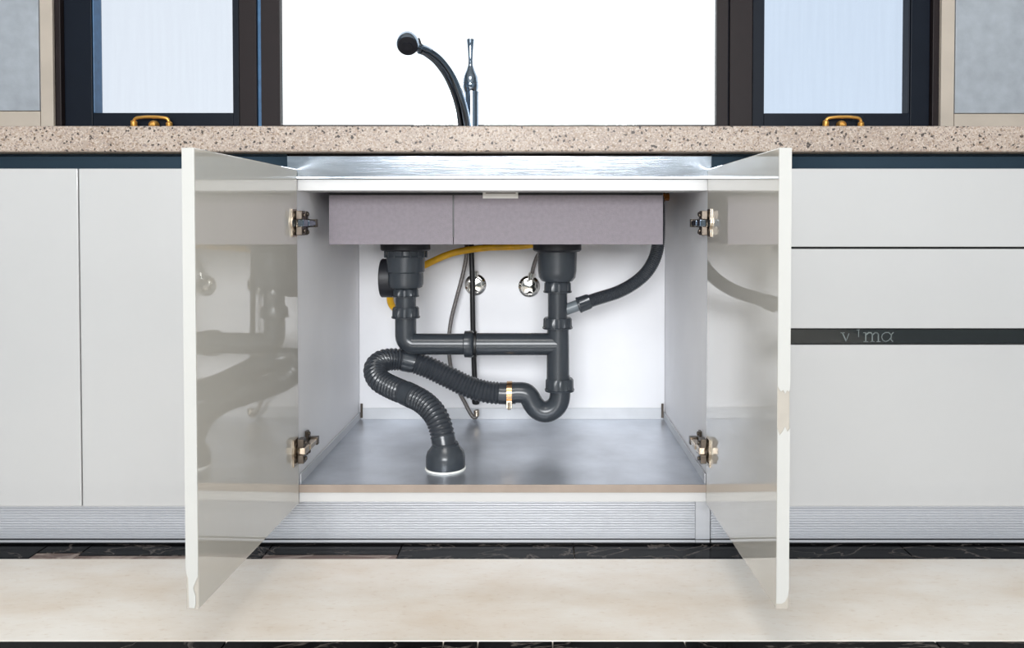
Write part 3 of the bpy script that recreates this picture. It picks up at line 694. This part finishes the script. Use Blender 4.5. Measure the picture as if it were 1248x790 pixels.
# chrome angle valves on the back panel
def valve(px, py, label, turn):
    c = at(px, py, BACK); v = thing('angle_valve', c, label, 'valve', 'chrome valves on the cabinet back')
    bm = bmesh.new(); lathe(bm, [(.029, .0), (.0285, -.004), (.022, -.010), (.012, -.011)], (c.x, BACK-.0003, c.z), (0,1,0), 28); obj('escutcheon', bm, 'valve', v, smooth=True)
    bm = bmesh.new(); lathe(bm, [(.010, -.006), (.010, -.014), (.013, -.015), (.013, -.019)], (c.x, BACK, c.z), (0,1,0), 20)
    bm2 = bm; obj('valve_body', bm, 'valve', v, smooth=True)
    bm = bmesh.new(); up = Vector((math.sin(turn), 0, math.cos(turn)))
    lathe(bm, [(.0075, .006), (.0075, .026), (.0095, .026), (.0095, .036), (.006, .038)], (c.x, BACK-.0125, c.z), up, 16); obj('outlet', bm, 'valve', v, smooth=True)
    bm = bmesh.new(); o2 = Vector((c.x, BACK-.018, c.z))
    r1, n_ = .021, 24; rings = []
    for rr, hh in ((.010, 0), (r1, -.002), (r1*1.05, -.006), (r1*.88, -.012), (.006, -.014)):
        ring = []
        for k_ in range(n_):
            a = 2*math.pi*k_/n_; q = rr*(1-.14*(1 if k_ % 6 in (0, 1) and rr > .012 else 0))
            ring.append(bm.verts.new((o2.x+math.cos(a)*q, o2.y+hh, o2.z+math.sin(a)*q)))
        rings.append(ring)
    for a, b_ in zip(rings, rings[1:]):
        for k_ in range(n_): bm.faces.new([a[k_], a[(k_+1)%n_], b_[(k_+1)%n_], b_[k_]])
    bm.faces.new(rings[0][::-1]); bm.faces.new(rings[-1]); obj('knob', bm, 'valve', v, smooth=True)
    return v, c, up
valve(579.5, 347, 'round chrome angle valve on the cabinet back, crossed by the black hose', .0)
v2, c2, up2 = valve(645, 349, 'round chrome angle valve on the cabinet back, beside the right-hand strainer', .22)
path, _ = resample(crom([c2+Vector((0,-.0125,0))+up2*.0385, at(650,326,.508), at(654,314,.506), at(662,300,.502), at(668,284,.500)], 6), .005)
bm = bmesh.new(); tube(bm, path, .0052, 12); tag(obj('supply_hose', bm, 'braid', smooth=True), 'short grey hose rising from the right-hand chrome valve behind the strainer', 'hose')

# ------------------------------------------------------------------ faucet
fy = .50
fc = thing('kitchen_faucet', (X(574, fy, 150), fy, CT), 'chrome kitchen faucet with arched spray spout before the bright window', 'faucet')
bxx = X(575, fy, 150); kf = (fy-CAM.y)/F
bm = bmesh.new(); lathe(bm, [(.030, CT), (.030, CT+.006), (.024, CT+.012), (8.3*kf, CT+.020), (8.3*kf, Z(118, fy)), (8.8*kf, Z(112, fy))], (bxx, fy, 0), n=32); obj('body', bm, 'chrome', fc, smooth=True)
bm = bmesh.new(); lathe(bm, [(7.5*kf, Z(113, fy)), (9.3*kf, Z(108, fy)), (9.6*kf, Z(103.4, fy)), (9.2*kf, Z(103, fy)), (9.2*kf, Z(102, fy)), (9.5*kf, Z(101.5, fy)), (8.6*kf, Z(94, fy)), (5.2*kf, Z(86, fy)), (3.0*kf, Z(80, fy)), (2.6*kf, Z(74, fy)), (3.2*kf, Z(62, fy)), (4.5*kf, Z(49, fy)), (4.3*kf, Z(48, fy)), (2.5*kf, Z(48.5, fy))], (X(573.5, fy, 100), fy, 0), n=28)
obj('lever', bm, 'chrome', fc, smooth=True)
cpts = [(568.5,180,.488),(566.5,155,.480),(561,126,.462),(549.5,96,.436),(535,75,.406),(521,63.5,.378),(512,59.5,.360)]
path, _ = resample(crom([at(*q) for q in cpts], 8), .005)
bm = bmesh.new(); tube(bm, path, lambda i, n_: (8.6 - 2.6*(i/n_))*.00208, 24); sp = obj('spout', bm, 'chrome', fc, smooth=True)
bm = bmesh.new(); tube(bm, [p+Vector((.009, -.004, .003)) for p in path[:int(len(path)*.93)]], lambda i, n_: .0065-.002*(i/n_), 14); obj('spout_spine', bm, 'chrome', sp, smooth=True)
# spray head: shell with a dark nozzle face turned down and towards the viewer
hc_ = at(497, 52, .335); ax = Vector((.10, -.72, -.66)).normalized()
bm = bmesh.new(); lathe(bm, [(.004, -.022), (.018, -.020), (.0245, -.012), (.0265, 0), (.0265, .012), (.0245, .016)], hc_, ax, 32); sh = obj('spray_head', bm, 'chrome', fc, smooth=True)
bm = bmesh.new(); lathe(bm, [(.024, .0145), (.024, .0175), (.011, .0185), (.011, .0215), (.004, .0215)], hc_, ax, 32); obj('nozzle_face', bm, 'blackcap', sh, smooth=True)
bm = bmesh.new(); tube(bm, [at(513, 60, .358), at(505, 55, .345)], lambda i, n_: .0095, 16); obj('neck', bm, 'chrome', sh, smooth=True)
bm = bmesh.new(); a = at(513, 57, .352); tube(bm, [a, at(509.5, 47, .352)], .0042, 10); obj('spray_switch', bm, 'blackcap', sh, smooth=True)
